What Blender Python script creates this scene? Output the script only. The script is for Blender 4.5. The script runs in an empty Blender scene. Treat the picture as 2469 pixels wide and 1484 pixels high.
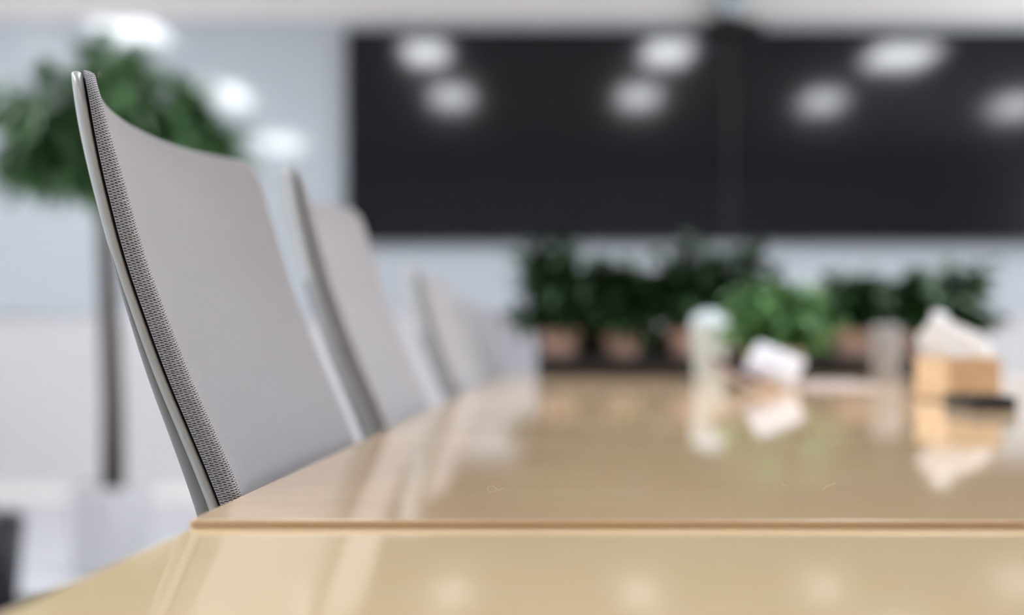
import bpy, bmesh, math, random
from mathutils import Vector, Matrix, Euler
random.seed(7)
PI = math.pi
sc = bpy.context.scene
COL = sc.collection

# ------------------------------------------------------------------ camera, world, exposure
F = 3300.0                       # focal length in pixels of the 2469 px wide frame
CAMZ = 0.846
cam_d = bpy.data.cameras.new('camera')
cam = bpy.data.objects.new('camera', cam_d)
COL.objects.link(cam)
cam.location = (0, 0, CAMZ)
cam.rotation_euler = (PI/2, 0, 0)
cam_d.sensor_width = 36.0
cam_d.lens = F/2469*36.0
cam_d.shift_y = 58/2469
cam_d.shift_x = 0.0
cam_d.clip_start = 0.02
cam_d.dof.use_dof = True
cam_d.dof.focus_distance = 0.905
cam_d.dof.aperture_fstop = (cam_d.lens/1000)/0.0215
sc.camera = cam

w = bpy.data.worlds.new('world'); sc.world = w; w.use_nodes = True
w.node_tree.nodes['Background'].inputs[0].default_value = (0.9, 0.94, 1, 1)
w.node_tree.nodes['Background'].inputs[1].default_value = 0.3
sc.view_settings.view_transform = 'Standard'
sc.view_settings.look = 'None'
sc.view_settings.gamma = 1.0
sc.view_settings.use_curve_mapping = False
sc.view_settings.exposure = 0.55
sc.cycles.max_bounces = 10
sc.cycles.diffuse_bounces = 5
sc.cycles.sample_clamp_indirect = 6.0
LAMP = 19.5

# ------------------------------------------------------------------ materials
def S(r, g, b):
    f = lambda c: ((c/255+0.055)/1.055)**2.4 if c/255 > 0.04045 else c/255/12.92
    return (f(r), f(g), f(b), 1)

def mat(name, col, rough=0.5, metal=0.0, spec=0.5, noise=0.0, nscale=8.0, bump=0.0, coat=0.0, trans=0.0, sss=0.0):
    m = bpy.data.materials.new(name); m.use_nodes = True
    nt = m.node_tree; b = nt.nodes['Principled BSDF']
    b.inputs['Base Color'].default_value = col
    b.inputs['Roughness'].default_value = rough
    b.inputs['Metallic'].default_value = metal
    b.inputs['Specular IOR Level'].default_value = spec
    b.inputs['Coat Weight'].default_value = coat
    b.inputs['Coat Roughness'].default_value = 0.03
    b.inputs['Transmission Weight'].default_value = trans
    if noise or bump:
        tc = nt.nodes.new('ShaderNodeTexCoord'); n = nt.nodes.new('ShaderNodeTexNoise')
        n.inputs['Scale'].default_value = nscale; n.inputs['Detail'].default_value = 4
        nt.links.new(tc.outputs['Object'], n.inputs['Vector'])
        if noise:
            mx = nt.nodes.new('ShaderNodeMix'); mx.data_type = 'RGBA'
            mx.inputs[6].default_value = tuple(c*(1-noise) for c in col[:3])+(1,)
            mx.inputs[7].default_value = tuple(min(1, c*(1+noise)) for c in col[:3])+(1,)
            nt.links.new(n.outputs['Fac'], mx.inputs[0])
            nt.links.new(mx.outputs[2], b.inputs['Base Color'])
        if bump:
            bp = nt.nodes.new('ShaderNodeBump'); bp.inputs['Strength'].default_value = bump
            bp.inputs['Distance'].default_value = 0.001
            nt.links.new(n.outputs['Fac'], bp.inputs['Height']); nt.links.new(bp.outputs[0], b.inputs['Normal'])
    return m

def emit(name, col, strength):
    m = bpy.data.materials.new(name); m.use_nodes = True
    nt = m.node_tree; b = nt.nodes['Principled BSDF']
    b.inputs['Base Color'].default_value = (0.8, 0.8, 0.8, 1)
    b.inputs['Emission Color'].default_value = col
    b.inputs['Emission Strength'].default_value = strength
    return m

class NG:
    """tiny expression helper for math nodes"""
    def __init__(s, nt): s.nt = nt
    def m(s, op, a, b=None, c=None, clamp=False):
        n = s.nt.nodes.new('ShaderNodeMath'); n.operation = op; n.use_clamp = clamp
        for i, v in enumerate((a, b, c)):
            if v is None: continue
            if isinstance(v, (int, float)): n.inputs[i].default_value = v
            else: s.nt.links.new(v, n.inputs[i])
        return n.outputs[0]

def knit_material(name, col, pu=0.0030, pv=0.00185):
    m = bpy.data.materials.new(name); m.use_nodes = True
    nt = m.node_tree; b = nt.nodes['Principled BSDF']; g = NG(nt)
    b.inputs['Roughness'].default_value = 0.85
    b.inputs['Specular IOR Level'].default_value = 0.25
    b.inputs['Sheen Weight'].default_value = 0.15
    uv = nt.nodes.new('ShaderNodeUVMap'); uv.uv_map = 'UVMap'
    sp = nt.nodes.new('ShaderNodeSeparateXYZ'); nt.links.new(uv.outputs[0], sp.inputs[0])
    wob = nt.nodes.new('ShaderNodeTexNoise'); wob.inputs['Scale'].default_value = 420; wob.inputs['Detail'].default_value = 2
    nt.links.new(uv.outputs[0], wob.inputs['Vector'])
    wo = g.m('SUBTRACT', wob.outputs['Fac'], 0.5)
    u = g.m('DIVIDE', sp.outputs[0], pu); v = g.m('DIVIDE', sp.outputs[1], pv)
    u = g.m('ADD', u, g.m('MULTIPLY', wo, 0.5)); v = g.m('ADD', v, g.m('MULTIPLY', wo, 0.7))
    cu = g.m('FLOOR', u); fu = g.m('FRACT', u)
    half = g.m('MULTIPLY', g.m('MODULO', g.m('ABSOLUTE', cu), 2.0), 0.5)
    arch = g.m('MULTIPLY', g.m('SINE', g.m('MULTIPLY', fu, PI)), 0.10)     # yarns arch a little inside each loop
    fv = g.m('FRACT', g.m('ADD', g.m('ADD', v, half), arch))
    sv = g.m('SINE', g.m('MULTIPLY', fv, PI))
    su = g.m('POWER', g.m('SINE', g.m('MULTIPLY', fu, PI)), 0.8)
    groove = g.m('SUBTRACT', 1.0, sv)
    hole = g.m('MULTIPLY', groove, g.m('ADD', g.m('MULTIPLY', su, 0.72), 0.30))
    h = g.m('SUBTRACT', g.m('SUBTRACT', 1.0, hole), g.m('MULTIPLY', g.m('SUBTRACT', 1.0, su), 0.15))
    fib = nt.nodes.new('ShaderNodeTexNoise'); fib.inputs['Scale'].default_value = 3500; fib.inputs['Detail'].default_value = 3
    nt.links.new(uv.outputs[0], fib.inputs['Vector'])
    hh = g.m('ADD', h, g.m('MULTIPLY', fib.outputs['Fac'], 0.12))
    ramp = nt.nodes.new('ShaderNodeValToRGB')
    e = ramp.color_ramp.elements
    e[0].position = 0.30; e[0].color = (0.012, 0.012, 0.016, 1)
    e[1].position = 0.86; e[1].color = col
    nt.links.new(hh, ramp.inputs[0]); nt.links.new(ramp.outputs[0], b.inputs['Base Color'])
    bp = nt.nodes.new('ShaderNodeBump'); bp.inputs['Strength'].default_value = 1.0; bp.inputs['Distance'].default_value = 0.0011
    nt.links.new(hh, bp.inputs['Height']); nt.links.new(bp.outputs[0], b.inputs['Normal'])
    return m

def wood_material(name, c1, c2, scale=(1.5, 14, 14), rough=0.05, coat=0.0, scratch=True, spec=0.5):
    m = bpy.data.materials.new(name); m.use_nodes = True
    nt = m.node_tree; b = nt.nodes['Principled BSDF']
    tc = nt.nodes.new('ShaderNodeTexCoord'); mp = nt.nodes.new('ShaderNodeMapping')
    mp.inputs['Scale'].default_value = scale
    nt.links.new(tc.outputs['Object'], mp.inputs[0])
    n = nt.nodes.new('ShaderNodeTexNoise'); n.inputs['Scale'].default_value = 3; n.inputs['Detail'].default_value = 6
    n.inputs['Distortion'].default_value = 0.6
    nt.links.new(mp.outputs[0], n.inputs['Vector'])
    r = nt.nodes.new('ShaderNodeValToRGB'); r.color_ramp.elements[0].color = c1; r.color_ramp.elements[1].color = c2
    r.color_ramp.elements[0].position = 0.3; r.color_ramp.elements[1].position = 0.7
    nt.links.new(n.outputs['Fac'], r.inputs[0]); nt.links.new(r.outputs[0], b.inputs['Base Color'])
    b.inputs['Roughness'].default_value = rough
    b.inputs['Specular IOR Level'].default_value = spec
    if scratch:
        mp2 = nt.nodes.new('ShaderNodeMapping'); mp2.inputs['Scale'].default_value = (30, 260, 30)
        nt.links.new(tc.outputs['Object'], mp2.inputs[0])
        n2 = nt.nodes.new('ShaderNodeTexNoise'); n2.inputs['Scale'].default_value = 1; n2.inputs['Detail'].default_value = 5
        nt.links.new(mp2.outputs[0], n2.inputs['Vector'])
        bp = nt.nodes.new('ShaderNodeBump'); bp.inputs['Strength'].default_value = 0.05; bp.inputs['Distance'].default_value = 0.0002
        nt.links.new(n2.outputs['Fac'], bp.inputs['Height']); nt.links.new(bp.outputs[0], b.inputs['Normal'])
    return m

M = dict(
    wall=mat('wall_paint_pale', S(219, 217, 217), 0.6, noise=0.02),
    band=mat('wall_band_greige', S(248, 244, 240), 0.6, noise=0.02),
    panel=mat('back_painted_glass', S(200, 206, 211), 0.06, spec=0.5),
    ceiling=mat('ceiling_tile', S(160, 154, 154), 0.8, noise=0.02, bump=0.1, nscale=60),
    floor=mat('floor_tile_light', S(205, 206, 212), 0.25, noise=0.04, nscale=3),
    patch_dark=mat('dark_floor_patch', S(80, 76, 74), 0.9, noise=0.2, nscale=200, bump=0.3),
    tile=None,
    plastic=mat('light_grey_plastic', S(196, 199, 197), 0.32, noise=0.02, nscale=20),
    shell=mat('shaded_shell_plastic', S(150, 154, 153), 0.4, noise=0.03, nscale=20),  # the rim's plastic, darkened for the facet angled away from the light
    black_gap=mat('gap_shade_black', (0.006, 0.006, 0.006, 1), 0.7, bump=0.05, nscale=50),  # shade of the gap behind the cushion, given as colour
    chrome=mat('polished_aluminium', (0.75, 0.76, 0.77, 1), 0.2, metal=1.0, noise=0.03),
    rack=mat('dark_grey_metal', S(72, 70, 70), 0.5, noise=0.05),
    black=mat('black_plastic', (0.012, 0.012, 0.013, 1), 0.35, noise=0.1),
    screen=mat('black_screen_glass', (0.0075, 0.0095, 0.0120, 1), 0.09, spec=0.5, noise=0.05),
    bezel=mat('black_bezel', (0.006, 0.006, 0.006, 1), 0.4, noise=0.05),
    knit=knit_material('knit_fabric_light_grey', S(206, 206, 212)),
    seat=mat('seat_fabric_grey', S(180, 178, 179), 0.9, noise=0.08, nscale=300, bump=0.4),
    table_near=wood_material('pale_maple_lacquer', S(255, 226, 180), S(255, 230, 188), spec=0.8),
    table=wood_material('maple_lacquer', S(236, 203, 163), S(239, 208, 170), spec=0.65),
    edge=wood_material('maple_edge', S(232, 196, 150), S(238, 206, 162), rough=0.32, scratch=False),
    boxwood=wood_material('bamboo_box', S(230, 196, 154), S(240, 211, 172), scale=(8, 8, 60), rough=0.4, scratch=False),
    tissue=mat('tissue_paper', S(250, 251, 254), 0.9, noise=0.02, nscale=40),
    paper=mat('white_paper', S(232, 231, 238), 0.7, noise=0.02),
    purple=mat('dark_purple_cover', S(58, 40, 52), 0.5, noise=0.1),
    pinkpaper=mat('pinkish_paper', S(205, 192, 190), 0.6, noise=0.03),
    phone=mat('phone_black', (0.01, 0.01, 0.012, 1), 0.15, noise=0.05),
    cup=mat('frosted_cup', S(206, 218, 222), 0.35, noise=0.02),
    steel=mat('grey_tumbler', S(165, 165, 170), 0.4, noise=0.03),
    terracotta=mat('pinkish_clay', S(204, 176, 168), 0.7, noise=0.08, nscale=30, bump=0.2),
    cream=mat('cream_clay', S(222, 202, 190), 0.6, noise=0.05, nscale=30),
    soil=mat('soil', S(52, 40, 32), 0.95, noise=0.4, nscale=120, bump=0.8),
    planter=mat('white_ceramic', S(212, 212, 214), 0.3, noise=0.02),
    trunk=mat('braided_bark', S(74, 66, 58), 0.85, noise=0.35, nscale=40, bump=0.8),
    leaf=mat('dark_green_leaf', S(72, 108, 64), 0.45, noise=0.35, nscale=9),
    leaf2=mat('deep_green_leaf', S(38, 64, 34), 0.45, noise=0.4, nscale=14),
    leaf4=mat('mid_green_leaf', S(48, 78, 44), 0.45, noise=0.4, nscale=14),
    leaf3=mat('fresh_green_leaf', S(104, 152, 94), 0.45, noise=0.3, nscale=14),
    lint=mat('lint_fibre', S(226, 214, 198), 0.9, noise=0.02),
    bin=mat('dark_grey_bin', S(60, 60, 66), 0.4, noise=0.05),
    lampframe=mat('lamp_frame_white', S(225, 225, 225), 0.5, noise=0.02),
    fill_glow=emit('fill_glow_pane', (0.94, 0.97, 1.0, 1), 4.5),  # glow of the added, unseen panes in the right wall
    lamp=emit('lamp_diffuser', (0.93, 0.965, 1.0, 1), LAMP),
)

# ------------------------------------------------------------------ helpers
def link(name, me, m, parent=None, smooth=False):
    if isinstance(me, bmesh.types.BMesh):
        bm = me; me = bpy.data.meshes.new(name)
        bmesh.ops.recalc_face_normals(bm, faces=bm.faces)
        bm.to_mesh(me); bm.free()
    if smooth:
        for p in me.polygons: p.use_smooth = True
    o = bpy.data.objects.new(name, me)
    if m: me.materials.append(m)
    COL.objects.link(o)
    if parent: o.parent = parent
    return o

def thing(name, label, cat, loc=(0, 0, 0), rz=0, group=None):
    o = bpy.data.objects.new(name, None); COL.objects.link(o)
    o.empty_display_size = 0.05
    o.location = loc; o.rotation_euler = (0, 0, rz)
    tag(o, label, cat, group)
    return o

def tag(o, label, cat, group=None):
    o['label'] = label; o['category'] = cat
    if group: o['group'] = group
    return o

def struct(o):
    o['kind'] = 'structure'; return o

def box_bm(x0, x1, y0, y1, z0, z1, bev=0.0, seg=2, bm=None):
    own = bm is None
    if own: bm = bmesh.new()
    r = bmesh.ops.create_cube(bm, size=1)
    for v in r['verts']:
        v.co = Vector(((x0+x1)/2+v.co.x*(x1-x0), (y0+y1)/2+v.co.y*(y1-y0), (z0+z1)/2+v.co.z*(z1-z0)))
    if bev:
        vs = set(r['verts'])
        es = [e for e in bm.edges if e.verts[0] in vs and e.verts[1] in vs]
        bmesh.ops.bevel(bm, geom=es, offset=bev, segments=seg, affect='EDGES', profile=0.5)
    return bm

def lathe_bm(prof, n=32, cx=0, cy=0, bm=None):
    if bm is None: bm = bmesh.new()
    rings = []
    for r, z in prof:
        rings.append([bm.verts.new((cx+r*math.cos(2*PI*i/n), cy+r*math.sin(2*PI*i/n), z)) for i in range(n)])
    for a, b in zip(rings[:-1], rings[1:]):
        for i in range(n):
            bm.faces.new((a[i], a[(i+1) % n], b[(i+1) % n], b[i]))
    bm.faces.new(rings[0]); bm.faces.new(rings[-1])
    return bm

def tube_bm(pts, rad, n=8, bm=None):
    if bm is None: bm = bmesh.new()
    pts = [Vector(p) for p in pts]; rings = []
    for i, p in enumerate(pts):
        d = (pts[min(i+1, len(pts)-1)]-pts[max(i-1, 0)]).normalized()
        up = Vector((0, 0, 1)) if abs(d.z) < 0.9 else Vector((1, 0, 0))
        a = d.cross(up).normalized(); b = d.cross(a)
        r = rad[i] if isinstance(rad, (list, tuple)) else rad
        rings.append([bm.verts.new(p+(a*math.cos(2*PI*k/n)+b*math.sin(2*PI*k/n))*r) for k in range(n)])
    for a, b in zip(rings[:-1], rings[1:]):
        for i in range(n): bm.faces.new((a[i], a[(i+1) % n], b[(i+1) % n], b[i]))
    bm.faces.new(rings[0]); bm.faces.new(rings[-1])
    return bm

def prism_bm(poly, z0, z1, bev=0.0, seg=3):
    bm = bmesh.new()
    bot = [bm.verts.new((x, y, z0)) for x, y in poly]
    top = [bm.verts.new((x, y, z1)) for x, y in poly]
    n = len(poly)
    bm.faces.new(bot[::-1]); ft = bm.faces.new(top)
    for i in range(n): bm.faces.new((bot[i], bot[(i+1) % n], top[(i+1) % n], top[i]))
    if bev:
        es = list(ft.edges)
        bmesh.ops.bevel(bm, geom=es, offset=bev, segments=seg, affect='EDGES', profile=0.5)
    return bm

def X_at(px, d): return (px-1234.5)*d/F
def Z_at(py, d): return CAMZ+(800-py)*d/F

# ------------------------------------------------------------------ room shell
XL, XR, YB, YF, HC = -2.9, 5.3, -4.2, 6.83, 2.8
struct(link('floor', box_bm(XL-.1, XR+.1, YB-.1, YF+.1, -0.1, 0), M['floor']))
struct(link('ceiling', box_bm(XL-.1, XR+.1, YB-.1, YF+.1, HC+0.02, HC+.1), M['ceiling']))
struct(link('wall_front', box_bm(XL-.1, XR+.1, YF, YF+.1, 0, HC+.02), M['wall']))
struct(link('wall_rear', box_bm(XL-.1, XR+.1, YB-.1, YB, 0, HC+.02), M['wall']))
struct(link('wall_left', box_bm(XL-.1, XL, YB, YF, 0, HC+.02), M['wall']))
struct(link('wall_right', box_bm(XR, XR+.1, YB, YF, 0, HC+.02), M['wall']))
# upper band of the front wall, a bulkhead a little proud of the wall
struct(link('trim_1', box_bm(XL, XR, YF-.03, YF, 2.405, HC+.02), M['band']))
struct(link('trim_2', box_bm(XL, -0.84, YF-.014, YF, 0.915, 0.93, 0.002), M['chrome']))
struct(link('baseboard_front', box_bm(XL, XR, YF-.012, YF, 0, 0.08, 0.003), M['band']))
struct(link('baseboard_left', box_bm(XL, XL+.012, YB, YF-.02, 0, 0.08, 0.003), M['band']))

# added glowing panes, unseen in the right wall, to brighten the near table
wy0, wy1, wz0, wz1 = 0.15, 3.2, 0.95, 2.35
fr = bmesh.new()
for a_ in (wy0, (wy0+wy1)/2, wy1): box_bm(XR-.03, XR, a_-.03, a_+.03, wz0, wz1, bm=fr)
for z_ in (wz0, wz1): box_bm(XR-.03, XR, wy0-.03, wy1+.03, z_-.03, z_+.03, bm=fr)
wf = struct(link('fill_panel_1', fr, M['lampframe']))
link('pane', box_bm(XR-.012, XR-.004, wy0+.03, (wy0+wy1)/2-.03, wz0+.03, wz1-.03), M['fill_glow'], wf)
link('pane', box_bm(XR-.012, XR-.004, (wy0+wy1)/2+.03, wy1-.03, wz0+.03, wz1-.03), M['fill_glow'], wf)

# glossy back painted glass panels on the front wall
gp = [(XL+0.004, -1.86), (-1.856, -0.835)]
gp = [(XL+0.004, -0.835)]
for i, (a, b) in enumerate(gp):
    tag(link('glass_wall_panel', box_bm(a, b, YF-.012, YF-.001, 0.932, 2.400, 0.001), M['panel']),
        'pale blue glossy glass panel on the wall left of the black screens', 'panel')
tag(link('glass_wall_panel', box_bm(-0.829, 4.4, YF-.012, YF-.001, 0.932, 2.400, 0.001), M['panel']),
    'pale blue glass panel behind and under the two black screens', 'panel')

# ceiling tiles' grid (seen only as a reflection in the screens)
def lamp(x, y, sx, sy, label, group):
    t = thing('ceiling_light', label, 'ceiling light', (x, y, HC), 0, group)
    f = bmesh.new()
    w_ = 0.02
    box_bm(-sx/2-w_, -sx/2, -sy/2-w_, sy/2+w_, -0.012, 0.019, bm=f)
    box_bm(sx/2, sx/2+w_, -sy/2-w_, sy/2+w_, -0.012, 0.019, bm=f)
    box_bm(-sx/2, sx/2, -sy/2-w_, -sy/2, -0.012, 0.019, bm=f)
    box_bm(-sx/2, sx/2, sy/2, sy/2+w_, -0.012, 0.019, bm=f)
    link('lamp_frame', f, M['lampframe'], t)
    link('diffuser', box_bm(-sx/2, sx/2, -sy/2, sy/2, -0.006, 0.01), M['lamp'], t)
    return t

LL = ['top left in the left one', 'lower left in the left one', 'top right in the left one', 'lower right in the left one',
      'largest of all in the right one', 'lower left in the right one', 'at the right end']
for x, y, sx, sy in [(-0.60, 3.96, .28, .68), (-0.50, 2.17, .30, .72), (1.08, 3.96, .30, .72), (1.05, 2.17, .30, .72),
                     (2.74, 3.85, .42, .72), (2.62, 1.95, .30, .72), (4.35, 1.70, .36, .72), (2.75, 5.72, .28, .50), (4.3, 5.72, .28, .50)]:  # last two are added, out of view, to brighten the screen wall
    k = 'oblong ceiling light mirrored '+LL.pop(0)+' of the black screens' if LL else \
        'added unseen ceiling light near the screen wall, '+('over the right screen' if x < 3 else 'in the far right corner')
    lamp(x, y, sx, sy, k, 'ceiling lights above the table')
for x, y, k in [(-2.46, 4.90, 'highest, above the tree'), (-2.38, 2.37, 'in the middle, right of the tree'), (-2.38, -0.48, 'lowest, above the second chair')]:
    lamp(x, y, .42, .95, 'oblong ceiling light mirrored in the pale glass panel '+k, 'ceiling lights along the left wall')

# ------------------------------------------------------------------ screens
def screen(x0, x1, label):
    yf = 6.75
    z1, z0 = Z_at(72, yf), Z_at(585, yf)
    cx = (x0+x1)/2
    t = thing('wall_screen', label, 'screen', (cx, yf, z0), 0)
    hw = (x1-x0)/2; H = z1-z0; bz = 0.011
    link('housing', box_bm(-hw+.02, hw-.02, .012, .066, .02, H-.02, 0.004), M['black'], t)
    f = bmesh.new()
    box_bm(-hw, -hw+bz, -0.003, .014, 0, H, bm=f); box_bm(hw-bz, hw, -0.003, .014, 0, H, bm=f)
    box_bm(-hw+bz, hw-bz, -0.003, .014, 0, bz, bm=f); box_bm(-hw+bz, hw-bz, -0.003, .014, H-bz, H, bm=f)
    link('bezel', f, M['bezel'], t)
    link('display_panel', box_bm(-hw+bz, hw-bz, 0, .012, bz, H-bz), M['screen'], t)
    return t
xs0, xs1, xs2 = X_at(835, 6.75), X_at(1760, 6.75), X_at(2688, 6.75)
screen(xs0, xs1-.001, 'large black wall screen, the left one of the pair')
screen(xs1+.001, xs2, 'large black wall screen, the right one under the round camera')

# conference camera on top of the screens
zt = Z_at(72, 6.75)
t = thing('conference_camera', 'black conference camera with a round grey head above the screens', 'camera', (X_at(1762, 6.72), 6.72, zt))
link('camera_base', box_bm(-.115, .115, -.05, .05, 0.0, .035, 0.012, 3), M['black'], t)
link('camera_base_plate', box_bm(-.16, .16, -.04, .04, 0.0, .012, 0.004, 2), M['black'], t)
link('yoke', box_bm(-.05, .05, .02, .05, .03, .10, 0.01, 2), M['black'], t)
bm = bmesh.new(); bmesh.ops.create_uvsphere(bm, u_segments=32, v_segments=20, radius=.078)
for v in bm.verts: v.co += Vector((0, -.02, .136))
head = link('camera_head', bm, M['cup'], t, True)
link('lens', lathe_bm([(0.0005, -.0), (.028, 0), (.028, .01), (.02, .012)], 24), M['black'], head, True)
l = head.children[0]; l.location = (0, -.092, .165); l.rotation_euler = (PI/2, 0, 0)

# ------------------------------------------------------------------ conference tables
def edge_x(y): return -0.1745+0.0691*(y-0.9)
TZ = CAMZ-351/F
def table(label, poly, z1, legs, bev=.003, m='table'):
    t = thing('conference_table', label, 'table', (0, 0, 0))
    top = link('tabletop', prism_bm(poly, z1-.022, z1, bev, 4), M[m], t)
    top.data.materials.append(M['edge'])
    for p in top.data.polygons: p.material_index = 0 if p.normal.z > .995 else 1
    for (x, y, sx, sy) in legs:
        link('table_leg', box_bm(x-sx, x+sx, y-sy, y+sy, 0, z1-.0225, 0.004), M['edge'], t)
    return t
ys = 351/455.0
arc = [(0.09+.0-0.115*math.cos(a)+0.03, 3.30+0.12*math.sin(a)) for a in [PI*k/24 for k in range(0, 13)]]
poly = [(edge_x(ys)+.003, ys), (edge_x(ys)-.0, ys+.006)]
poly += [(edge_x(y), y) for y in (1.2, 1.8, 2.4, 3.0, 3.2)]
poly += [(edge_x(3.2)+.02, 3.30), (edge_x(3.2)+.05, 3.38), (edge_x(3.2)+.10, 3.44), (edge_x(3.2)+.18, 3.48)]
poly += [(1.25, 3.48), (1.33, 3.44), (1.37, 3.36), (1.4, 3.2), (1.55, ys+.01), (1.545, ys-.008)]
poly = poly[::-1]
table('long glossy maple conference table beyond the joint, chairs along its edge', poly, TZ,
      [(0.25, 1.3, .03, .25), (0.25, 3.0, .03, .25), (1.1, 1.3, .03, .25), (1.1, 3.0, .03, .25)])
z2 = TZ-.0045
def edge2(y): return -0.1815+0.092*(y-0.76)
poly = [(edge2(ys-.0006), ys-.0006), (1.56, ys-.0086), (1.6, -1.0), (edge2(-.9), -1.0)]
table('glossy maple table nearest to the viewer, in front of the joint', poly[::-1][::-1], z2,
      [(0.25, -.5, .03, .2), (1.1, -.5, .03, .2), (0.25, .4, .03, .2), (1.1, .4, .03, .2)], .0006, 'table_near')

# ------------------------------------------------------------------ chair
PY = [175, 207, 265, 350, 435, 532, 633, 694, 800, 900, 1032, 1150, 1221]
PX = [192, 197, 208, 221, 242, 266, 293, 314, 354, 388, 447, 496, 526]
prof = [((800-y)*.9/F, (x-1234.5)*.9/F+.1945) for y, x in zip(PY, PX)][::-1]
prof = [(-.40, .016), (-.25, .016), (-.19, .0155), (-.16, .0135), (-.135, .0085)]+prof+[(.22, prof[-1][1]-.003)]
def xg(z):
    if z <= prof[0][0]: return prof[0][1]
    for (a, xa), (b, xb) in zip(prof[:-1], prof[1:]):
        if a <= z <= b:
            t = (z-a)/(b-a); return xa+(xb-xa)*t
    return prof[-1][1]
def xgs(z):   # smoothed
    return sum(xg(z+k*.006) for k in range(-4, 5))/9

W = 0.48
ZTOP = (800-165)*.9/F+.0080
def slab(name, zb, zt_, rc, r, back, thick, both=False, inset=0.0, nth=7, tr=1.0, uv=False, curv=0.045, fine=True):
    """curved back slab; back(z) = x offset of its rear face, thick(z) = thickness"""
    hwf = W/2-inset
    th = [PI/2*k/nth for k in range(nth+1)]
    es = [r*(1-math.cos(a)) for a in th]; hs = [math.sin(a) for a in th]
    cols = [('l', e, h) for e, h in zip(es, hs)]
    NM = 26
    cols += [('m', -1+2*k/NM, 1.0) for k in range(1, NM)]
    cols += [('r', e, h) for e, h in zip(es[::-1], hs[::-1])]
    rt = r*tr
    rows = [(zt_-e*tr, h) for e, h in zip(es, hs)]
    z = zt_-rt
    while z > zt_-rc-.02+0:
        z -= .003; rows.append((z, 1.0))
    nr = 40; z_s = z
    for k in range(1, nr+1): rows.append((z_s+(zb+r-z_s)*k/nr, 1.0))
    rows += [(zb+e, h) for e, h in zip(es[::-1][1:], hs[::-1][1:])]
    def hw(z):
        if z > zt_-rc: q = min(1, (z-(zt_-rc))/rc); return hwf-rc+rc*math.sqrt(max(0, 1-q*q))
        return hwf
    def P(ci, ri, side):
        kind, e, hc = cols[ci]; z, hr = rows[ri]
        w_ = hw(z)
        y = -w_+e if kind == 'l' else (w_-e if kind == 'r' else e*(w_-r))
        c = 0.026+(curv-0.026)*max(0, min(1, (z+.12)/.29))
        x0 = xgs(z)-c*(1-abs(2*y/W)**2.3)
        h = hc*hr; T = thick(z)
        if both: x = x0+back(z)+T/2+(T/2*h if side else -T/2*h)
        else: x = x0+back(z)+(T*h if side else 0)
        sy = max(-1, min(1, 2*y/W)); kz = max(0, min(1, z/.14))      # top edge dips in the middle
        return Vector((x, y, z-kz*(.007*(1-abs(sy)**2)+.010*(sy+1)/2)))
    bm = bmesh.new(); uvl = bm.loops.layers.uv.new('UVMap')
    nc, nrw = len(cols), len(rows)
    G = {}
    for s in (0, 1):
        for i in range(nc):
            for j in range(nrw):
                if s == 0 and (i in (0, nc-1) or j in (0, nrw-1)): continue
                G[s, i, j] = bm.verts.new(P(i, j, s))
    for i in range(nc):
        for j in range(nrw):
            if (0, i, j) not in G: G[0, i, j] = G[1, i, j]
    jm = nrw//2; im = nc//2
    U = [0]; V = [0]
    for i in range(1, nc): U.append(U[-1]+(P(i, jm, 1)-P(i-1, jm, 1)).length)
    for j in range(1, nrw): V.append(V[-1]+(P(im, j, 1)-P(im, j-1, 1)).length)
    for s in (0, 1):
        for i in range(nc-1):
            for j in range(nrw-1):
                q = [(i, j), (i+1, j), (i+1, j+1), (i, j+1)]
                if s: q = q[::-1]
                vs = [G[s, a, b] for a, b in q]
                try: f = bm.faces.new(vs)
                except ValueError: continue
                for lp, (a, b) in zip(f.loops, q): lp[uvl].uv = (U[a], V[b])
    return bm

ZOFF = CAMZ   # chair profile heights are relative to the camera height
def lift(bm):
    for v in bm.verts: v.co.z += ZOFF
    return bm

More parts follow.
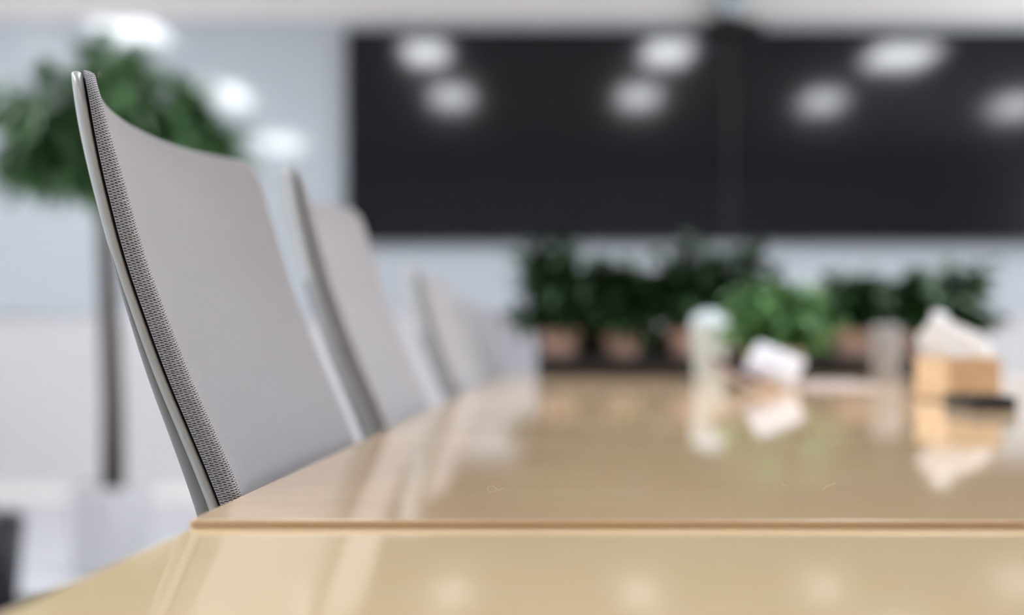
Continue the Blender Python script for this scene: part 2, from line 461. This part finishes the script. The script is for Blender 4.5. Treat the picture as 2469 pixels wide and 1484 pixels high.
CH_LABEL = {}
def make_chair(label, group):
    t = thing('conference_chair', label, 'chair', (0, 0, 0), 0, group)
    P_ = M
    rimT = lambda z: 0.0072+0.0004*max(0, (.1-z)/.2)
    link('backrest_rim', lift(slab('r', -.36, ZTOP, .036, .0045, lambda z: -rimT(z), rimT, both=True)), P_['plastic'], t, True)
    grow = lambda z: 0.0008+0.0115*max(0.0, min(1.0, (.08-z)/.22))
    link('back_shell', lift(slab('s', -.37, ZTOP-.02, .035, .004, lambda z: -rimT(z)-grow(z)+.002, grow, both=True, inset=.002)), P_['shell'], t, True)
    link('back_gap_shade', lift(slab('g', -.34, ZTOP-.003, .036, .001, lambda z: -.0006, lambda z: .0028, inset=.004)), P_['black_gap'], t, True)  # black filler, its colour stands in for shade between rim and cushion
    link('back_cushion', lift(slab('c', -.345, ZTOP+.0003, .033, .011, lambda z: .0016, lambda z: .0135+.003*max(0, min(1, (.12-z)/.2))-.0055*max(0, min(1, (z-.11)/.06)), inset=.0012, nth=10, tr=.5)), P_['knit'], t, True)
    bm = box_bm(.0, .45, -.235, .235, .43, .48, .022, 4)
    for v in bm.verts:
        if v.co.z > .46: v.co.z -= .012*(1-min(1, abs(v.co.y)/.2))
        if v.co.x > .4: v.co.z -= .012
    link('seat', bm, P_['seat'], t, True)
    link('seat_pan', box_bm(.02, .43, -.22, .22, .412, .432, .008, 2), P_['plastic'], t)
    link('back_bracket', tube_bm([(.16, 0, .405), (.02, 0, .40), (-.045, 0, .45), (-.056, 0, .52)], [.018, .018, .016, .014], 10), P_['chrome'], t, True)
    link('tilt_housing', box_bm(.13, .30, -.07, .07, .37, .414, .012, 2), P_['black'], t)
    link('gas_column', lathe_bm([(.027, .10), (.027, .24), (.016, .241), (.016, .372)], 20, .215, 0), P_['chrome'], t, True)
    hub = link('star_base', lathe_bm([(.036, .07), (.04, .085), (.034, .11)], 20, .215, 0), P_['chrome'], t, True)
    for k in range(5):
        a = 2*PI*k/5+.3; c, s = math.cos(a), math.sin(a)
        link('base_arm', tube_bm([(.215+.03*c, .03*s, .092), (.215+.16*c, .16*s, .085), (.215+.30*c, .30*s, .068)], [.019, .015, .011], 8), P_['chrome'], hub, True)
        bm = bmesh.new()
        for sgn in (-1, 1):
            r = bmesh.ops.create_cone(bm, cap_ends=True, segments=16, radius1=.028, radius2=.028, depth=.018,
                                      matrix=Matrix.Translation((.215+.30*c-sgn*s*.014, .30*s+sgn*c*.014, .028)) @ Matrix.Rotation(a, 4, 'Z') @ Matrix.Rotation(PI/2, 4, 'X'))
        link('castor', bm, P_['black'], hub, True)
    return t

def dup(o, parent=None):
    c = o.copy(); COL.objects.link(c); c.parent = parent
    for ch in list(o.children): dup(ch, c)
    return c

CG = 'grey chairs along the table'
chair = make_chair('nearest grey chair, large and in focus, knitted cushion against pale plastic rim', CG)
chair.location = (-.1945+.012, 1.142, 0); chair.rotation_euler.z = math.radians(-2.9)
for (x, y, rz, sz, lab) in [
    (-.1945+.062, 1.682, -1.7, 1.0, 'second grey chair from the viewer, blurred, just behind the large sharp one'),
    (-.1945+.140, 2.45, -3.0, .935, 'third grey chair from the viewer, beyond the widest white gap'),
    (-.1945+.165, 2.97, -5.0, .91, 'fourth grey chair, low and blurred, between the third and the corner chair'),
    (-.1945+.245, 3.62, -30.0, .895, 'farthest grey chair at the table corner beside the dark plants')]:
    c = dup(chair); c.location = (x, y, 0); c.rotation_euler.z = math.radians(rz); c.scale.z = sz
    c['label'] = lab

# loose fuzz on the top of the near cushion
bm = bmesh.new()
for k in range(40):
    y = -.236+random.random()*.03 if k < 30 else -.239+random.random()*.004
    z = ZTOP-.001-random.random()*.012 if k < 30 else ZTOP-.02-random.random()*.26
    if k < 30: z = ZTOP-.007-max(0, (-.225-y))*.6
    x0 = xgs(z)+.003+random.random()*.010-.045*(1-abs(2*y/W)**2.3)
    p = Vector((x0, y, z+ZOFF)); L = .001+random.random()*.0016
    d = Vector((random.uniform(-.4, .9), random.uniform(-.5, .2), random.uniform(.3, 1.0))).normalized()
    q = Vector((random.uniform(-1, 1), 0, random.uniform(-.3, .6)))*.0008
    tube_bm([p, p+d*L*.5+q, p+d*L], .00005, 4, bm)
fz = link('cushion_fuzz', bm, M['lint'], chair); fz['kind'] = 'stuff'

# ------------------------------------------------------------------ lint and dust on the table
def on_table(px, py, dz=0.0002):
    d = 351/(py-800.0); return Vector((X_at(px, d), d, TZ+dz))
def lint(pts, label):
    P = [on_table(*p) for p in pts]
    c = sum(P, Vector())/len(P)
    o = link('lint_fibre', tube_bm([p-c for p in P], .00007, 5), M['lint']); o.location = c
    tag(o, label, 'lint')
lint([(1174, 1180), (1180, 1174), (1190, 1174), (1198, 1181), (1206, 1182), (1212, 1178)], 'looped white lint thread on the table left of its middle')
lint([(1175, 1181), (1180, 1188), (1188, 1188), (1196, 1182), (1204, 1183), (1208, 1187)], 'second loop of white lint crossing the looped thread')
lint([(1884, 1165), (1888, 1171), (1898, 1172)], 'short hooked fibre on the table right of the middle')
lint([(1985, 1183), (1993, 1174), (2006, 1170), (2014, 1168), (2009, 1165)], 'long curved fibre on the table at right')
for k in range(70):
    d = random.uniform(.80, 1.15); x = random.uniform(-.02, .36)
    bm = bmesh.new(); bmesh.ops.create_icosphere(bm, subdivisions=1, radius=random.choice((.00012, .00016, .0003)))
    if k == 0: db = bmesh.new()
    for v in bm.verts: v.co = Vector((v.co.x*random.uniform(.9, 1.1)+x, v.co.y+d, v.co.z*.6+TZ+.0001))
    me = bpy.data.meshes.new('d'); bm.to_mesh(me); db.from_mesh(me); bpy.data.meshes.remove(me); bm.free()
ds = link('dust', db, M['lint']); ds['kind'] = 'stuff'; tag(ds, 'fine white dust specks on the glossy table', 'dust')

# ------------------------------------------------------------------ foliage
def leaf(bm, p, d, L, Wd, droop=0.25, n=4):
    d = d.normalized(); side = d.cross(Vector((0, 0, 1)))
    if side.length < 1e-3: side = Vector((1, 0, 0))
    side.normalize(); side = (side+Vector((random.uniform(-.4, .4),)*3)).normalized()
    up = side.cross(d).normalized()
    rows = []
    for k in range(n+1):
        t = k/n; c = p+d*L*t-Vector((0, 0, 1))*droop*L*t*t
        wv = Wd*math.sin(PI*min(1, .08+t*.92))**.8*.5
        if k == n: rows.append([bm.verts.new(c)])
        else: rows.append([bm.verts.new(c-side*wv+up*wv*.35), bm.verts.new(c), bm.verts.new(c+side*wv+up*wv*.35)])
    for a, b in zip(rows[:-1], rows[1:]):
        if len(b) == 3:
            bm.faces.new((a[0], a[1], b[1], b[0])); bm.faces.new((a[1], a[2], b[2], b[1]))
        else:
            bm.faces.new((a[0], a[1], b[0])); bm.faces.new((a[1], a[2], b[0]))

def rdir(zmin=-.2, zmax=1.0):
    a = random.uniform(0, 2*PI); z = random.uniform(zmin, zmax); r = math.sqrt(max(0, 1-z*z))
    return Vector((r*math.cos(a), r*math.sin(a), z))

# big tree in the white planter
TD = 4.75
tx = X_at(266, TD)
t = thing('potted_tree', 'leafy potted tree with slim brown trunk in white planter, behind first chair', 'tree', (tx, TD, 0))
pl = link('planter', lathe_bm([(.115, 0), (.125, .01), (.14, .30), (.142, .312), (.132, .312), (.128, .27), (.127, .268)], 40), M['planter'], t, True)
link('soil', lathe_bm([(.05, .262), (.1265, .264), (.12, .272), (.02, .278)], 24), M['soil'], t, True)
def tz(py): return Z_at(py, TD)
link('trunk', tube_bm([(.01, 0, .26), (.006, .01, .6), (-.005, 0, .95), (-.02, 0, 1.3), (-.033, 0, 1.5)], [.042, .038, .034, .028, .018], 12), M['trunk'], t, True)
bm = bmesh.new(); br = bmesh.new()
blobs = [(250, 150, .16), (300, 230, .20), (380, 235, .16), (440, 290, .17), (500, 350, .14), (420, 360, .16), (200, 250, .18), (120, 260, .15), (80, 340, .16), (30, 385, .12),
         (150, 370, .17), (250, 330, .18), (330, 320, .18), (200, 420, .10), (90, 410, .10), (500, 380, .10), (10, 250, .07)]
for (px, py, r) in blobs:
    c = Vector((X_at(px, TD)-tx, random.uniform(-.12, .12), tz(py)))
    s = Vector((-.033, 0, 1.40+random.uniform(-.15, .1)))
    tube_bm([s, (s+c)/2+Vector((0, 0, .06)), c], [.012, .008, .004], 6, br)
    for k in range(int(64*r/.16)):
        d = rdir(-.6, 1.0)
        p = c+d*r*random.uniform(.1, .62)
        leaf(bm, p, (d+Vector((0, 0, -.35))).normalized(), random.uniform(.09, .14), random.uniform(.04, .055), .35)
link('branches', br, M['trunk'], t, True)
fo = link('foliage', bm, M['leaf'], t); fo['kind'] = 'stuff'

# row of dark plants on a black stand at the far end of the table
PD = 3.30
SZ = 0.043
st = thing('plant_stand', 'long low black stand under the row of clay pots', 'stand', (0, PD, TZ))
xa, xb = X_at(1296, PD), X_at(2235, PD)
link('shelf', box_bm(xa, xb, -.07, .07, SZ-.012, SZ, .002), M['black'], st)
link('front_rail', box_bm(xa, xb, -.066, -.058, 0.006, SZ-.012, .001), M['black'], st)
link('back_rail', box_bm(xa, xb, .058, .066, 0.006, SZ-.012, .001), M['black'], st)
link('back_panel', box_bm(xa, xb, .070, .078, 0.0, SZ+.075, .001), M['rack'], st)
for x in (xa+.01, (xa+xb)/2, xb-.01):
    link('foot', box_bm(x-.009, x+.009, -.065, .065, 0, SZ-.012, .001), M['black'], st)

def pot_plant(px, d, zb, label, pm, prad, ph, lm, spread, z_lo, z_hi, nleaf, LL, group=None, leftlean=0, xoff=0):
    t = thing('potted_plant', label, 'plant', (X_at(px, d), d, zb), random.uniform(0, 6) if False else 0, group)
    link('pot', lathe_bm([(prad*.72, 0), (prad*.76, .003), (prad*.95, ph*.8), (prad, ph*.82), (prad, ph), (prad*.9, ph), (prad*.88, ph*.86)], 28), pm, t, True)
    link('soil', lathe_bm([(prad*.5, ph*.8), (prad*.87, ph*.84), (prad*.6, ph*.9)], 20), M['soil'], t, True)
    bm = bmesh.new(); stm = bmesh.new()
    for k in range(nleaf//6):
        d0 = rdir(.0, 1)
        q_ = random.uniform(.1, 1)**.6
        tip = Vector((d0.x*q_*spread*.85+xoff*.7, d0.y*q_*spread*.6, z_lo+(z_hi-z_lo)*random.uniform(.0, .95)))
        s = Vector((random.uniform(-.3, .3)*prad, random.uniform(-.3, .3)*prad, ph*.86))
        mid = (s+tip)/2+Vector((0, 0, .02))
        tube_bm([s, mid, tip], [.0022, .0018, .0012], 5, stm)
        for q in range(6):
            f = random.uniform(.4, 1.0)
            p = s.lerp(mid, f*2) if f < .5 else mid.lerp(tip, f*2-1)
            dd = rdir(-.55, .8)
            leaf(bm, p, dd, LL*random.uniform(.7, 1.2), LL*.42, .3)
    link('stems', stm, lm, t)
    fo = link('foliage', bm, lm, t); fo['kind'] = 'stuff'
    return t
zb = TZ+SZ
pot_plant(1350, PD, zb, 'leafy plant in pinkish clay pot at the left end of the black stand', M['terracotta'], .052, .070, M['leaf2'], .15, .075, .30, 420, .075, xoff=-.02)
pot_plant(1500, PD, zb, 'darkest plant in pinkish clay pot, second on the black stand', M['terracotta'], .052, .072, M['leaf2'], .115, .07, .25, 420, .08)
pot_plant(1655, PD, zb, 'plant in clay pot on the stand, partly behind the white cup', M['terracotta'], .050, .070, M['leaf2'], .135, .075, .29, 400, .075, xoff=.01)
pot_plant(1790, PD+.03, zb, 'tall dark plant on the stand, behind the bright green one', M['terracotta'], .050, .068, M['leaf2'], .14, .08, .285, 340, .075)
pot_plant(2055, PD, zb, 'dark plant in clay pot, between the bright green plant and grey tumbler', M['terracotta'], .054, .070, M['leaf4'], .14, .075, .215, 400, .075)
pot_plant(2290, PD+.04, TZ, 'dark bushy plant behind the wooden tissue box, last of the row', M['steel'], .055, .085, M['leaf4'], .155, .10, .29, 460, .075, xoff=0)
pot_plant(2180, PD+.02, zb, 'dark plant on the stand, directly behind the slim grey tumbler', M['terracotta'], .050, .068, M['leaf4'], .12, .08, .20, 320, .07)
# bright green bushy plant
pot_plant(1868, 2.80, TZ, 'bright green bushy plant in cream pot in front of the dark row', M['cream'], .058, .072, M['leaf3'], .155, .08, .205, 900, .055, xoff=.012)

# ------------------------------------------------------------------ things on the table
d = 3.02
t = thing('paper_cup', 'white cup with domed lid standing before the dark plants', 'cup', (X_at(1710, d), d, TZ))
link('cup_body', lathe_bm([(.030, 0), (.031, .002), (.040, .112), (.0405, .115)], 32), M['cup'], t, True)
link('cup_lid', lathe_bm([(.043, .112), (.0435, .118), (.041, .122), (.036, .138), (.022, .150), (.006, .153)], 32), M['cup'], t, True)
d = 2.98
t = thing('tumbler', 'slim grey tumbler standing left of the wooden tissue box', 'cup', (X_at(2136, d), d, TZ))
link('tumbler_body', lathe_bm([(.026, 0), (.028, .003), (.031, .10), (.031, .105)], 32), M['steel'], t, True)
link('tumbler_lid', lathe_bm([(.032, .104), (.032, .116), (.028, .12)], 32), M['steel'], t, True)

# wooden tissue box with a tissue
d0 = 2.03
t = thing('tissue_box', 'bamboo tissue box at the right, under the white tissue', 'tissue box', (X_at(2285, d0), d0, TZ), 0)
bw, bd, bh = .079, .165, .068
link('box_body', box_bm(0, bw, 0, bd, .003, bh-.006, .0015), M['boxwood'], t)
lid = bmesh.new()
box_bm(-.001, bw+.001, -.001, bd*.30, bh-.006, bh, bm=lid); box_bm(-.001, bw+.001, bd*.70, bd+.001, bh-.006, bh, bm=lid)
box_bm(-.001, bw*.3, bd*.30, bd*.70, bh-.006, bh, bm=lid); box_bm(bw*.7, bw+.001, bd*.30, bd*.70, bh-.006, bh, bm=lid)
link('lid', lid, M['boxwood'], t)
link('box_foot', box_bm(.004, bw-.004, .004, bd-.004, 0, .003), M['black'], t)
# the tissue: folded sheet rising from the slot
bm = bmesh.new(); N = 14; g = []
for j in range(N+1):
    v = j/N; row = []
    for i in range(N+1):
        u = i/N*2-1
        wd = .012+.052*math.sin(PI*min(1, .12+v*.85))**.8*(1-.25*v)
        x = u*wd*.9+.014-.030*math.sin(v*1.6)
        y = .020*math.sin(u*4+v*2)*(.3+v)+.01*math.cos(u*9)*v
        z = v*.074-.016*abs(u)**1.5*v+.002*math.sin(u*7)
        y += .05*v-.01
        row.append(bm.verts.new((x, y, z)))
    g.append(row)
for j in range(N):
    for i in range(N): bm.faces.new((g[j][i], g[j][i+1], g[j+1][i+1], g[j+1][i]))
bmesh.ops.solidify(bm, geom=bm.faces[:], thickness=.0012)
o = link('tissue', bm, M['tissue'], None, True)
o.location = (X_at(2285, d0)+bw*.5, d0+bd*.5, TZ+bh-.004)
tag(o, 'white folded tissue sticking out of the wooden box', 'tissue')

# black remote control before the box
t = thing('remote_control', 'thick black remote control lying before the wooden tissue box', 'remote', (X_at(2361, 1.90), 1.90, TZ))
link('remote_body', box_bm(-.031, .031, -.062, .062, 0, .019, .004, 3), M['black'], t, True)
for i in range(3):
    for j in range(5):
        x, y = (i-1)*.017, -.045+j*.02
        link('button', box_bm(x-.006, x+.006, y-.005, y+.005, .0188, .0202, .0005), M['phone'], t)

# white pouch leaning over a dark purple folder
d = 2.50
t = thing('paper_pouch', 'white crumpled pouch leaning below the bright green plant', 'pouch', (X_at(1868, d), d, TZ-.0005), 0)
bm = bmesh.new(); N = 12; g = []
for s in (-1, 1):
    gg = []
    for j in range(N+1):
        row = []
        for i in range(N+1):
            u = i/N*2-1; v = j/N*2-1
            e = (1-abs(u)**4)*(1-abs(v)**4)
            row.append(bm.verts.new((u*.047, s*(.001+.012*e+.002*math.sin(u*7+v*5)*e), v*.037)))
        gg.append(row)
    for j in range(N):
        for i in range(N): bm.faces.new((gg[j][i], gg[j][i+1], gg[j+1][i+1], gg[j+1][i]))
bmesh.ops.remove_doubles(bm, verts=bm.verts, dist=.0021)
bmesh.ops.rotate(bm, verts=bm.verts, cent=(0, 0, 0), matrix=Matrix.Rotation(math.radians(-35), 3, 'X') @ Matrix.Rotation(math.radians(28), 3, 'Y'))
zm = min(v.co.z for v in bm.verts)
for v in bm.verts: v.co.z -= zm
link('pouch_body', bm, M['paper'], t, True)
d = 2.45
t = thing('purple_booklet', 'dark purple booklet with pale pages left of the white pouch', 'booklet', (X_at(1762, d), d, TZ), math.radians(-8))
MT = Matrix.Rotation(math.radians(26), 3, 'Y')
def tilt(bm):
    for v in bm.verts: v.co = MT @ v.co+Vector((0, 0, .0225))
    return bm
link('pages', tilt(box_bm(-.045, .045, -.030, .030, 0, .014, .001)), M['pinkpaper'], t)
link('cover', tilt(box_bm(-.047, .047, -.032, .032, .014, .022, .0015)), M['purple'], t)
t_ = thing('notebook', 'pale flat notebook lying right of the white pouch', 'notebook', (X_at(2015, 2.65), 2.65, TZ), math.radians(4))
link('pages', box_bm(-.055, .055, -.10, .10, 0.0, .006, .0008), M['paper'], t_)
link('cover', box_bm(-.056, .056, -.101, .101, .006, .0072, .0004), M['pinkpaper'], t_)

# ------------------------------------------------------------------ floor things at the left
bd_ = 4.15
t = thing('waste_bin', 'dark grey bin on the floor at the far left', 'bin', (X_at(-40, bd_), bd_, .006))
link('bin_body', lathe_bm([(.095, 0), (.10, .006), (.118, .25), (.121, .262), (.115, .262), (.112, .22)], 32), M['bin'], t, True)
link('bin_lid', lathe_bm([(.122, .262), (.122, .274), (.10, .290), (.03, .296)], 32), M['black'], t, True)
link('pedal', box_bm(-.02, .02, -.14, -.10, .004, .014, .002), M['black'], t)
o = link('floor_dark_patch', box_bm(-.55, .34, -.28, .22, 0, .006, .002), M['patch_dark']); o.location = (X_at(-40, bd_), bd_-.05, 0)  # flat dark slab on the floor around the bin
tag(o, 'dark floor patch under the grey bin', 'mat')
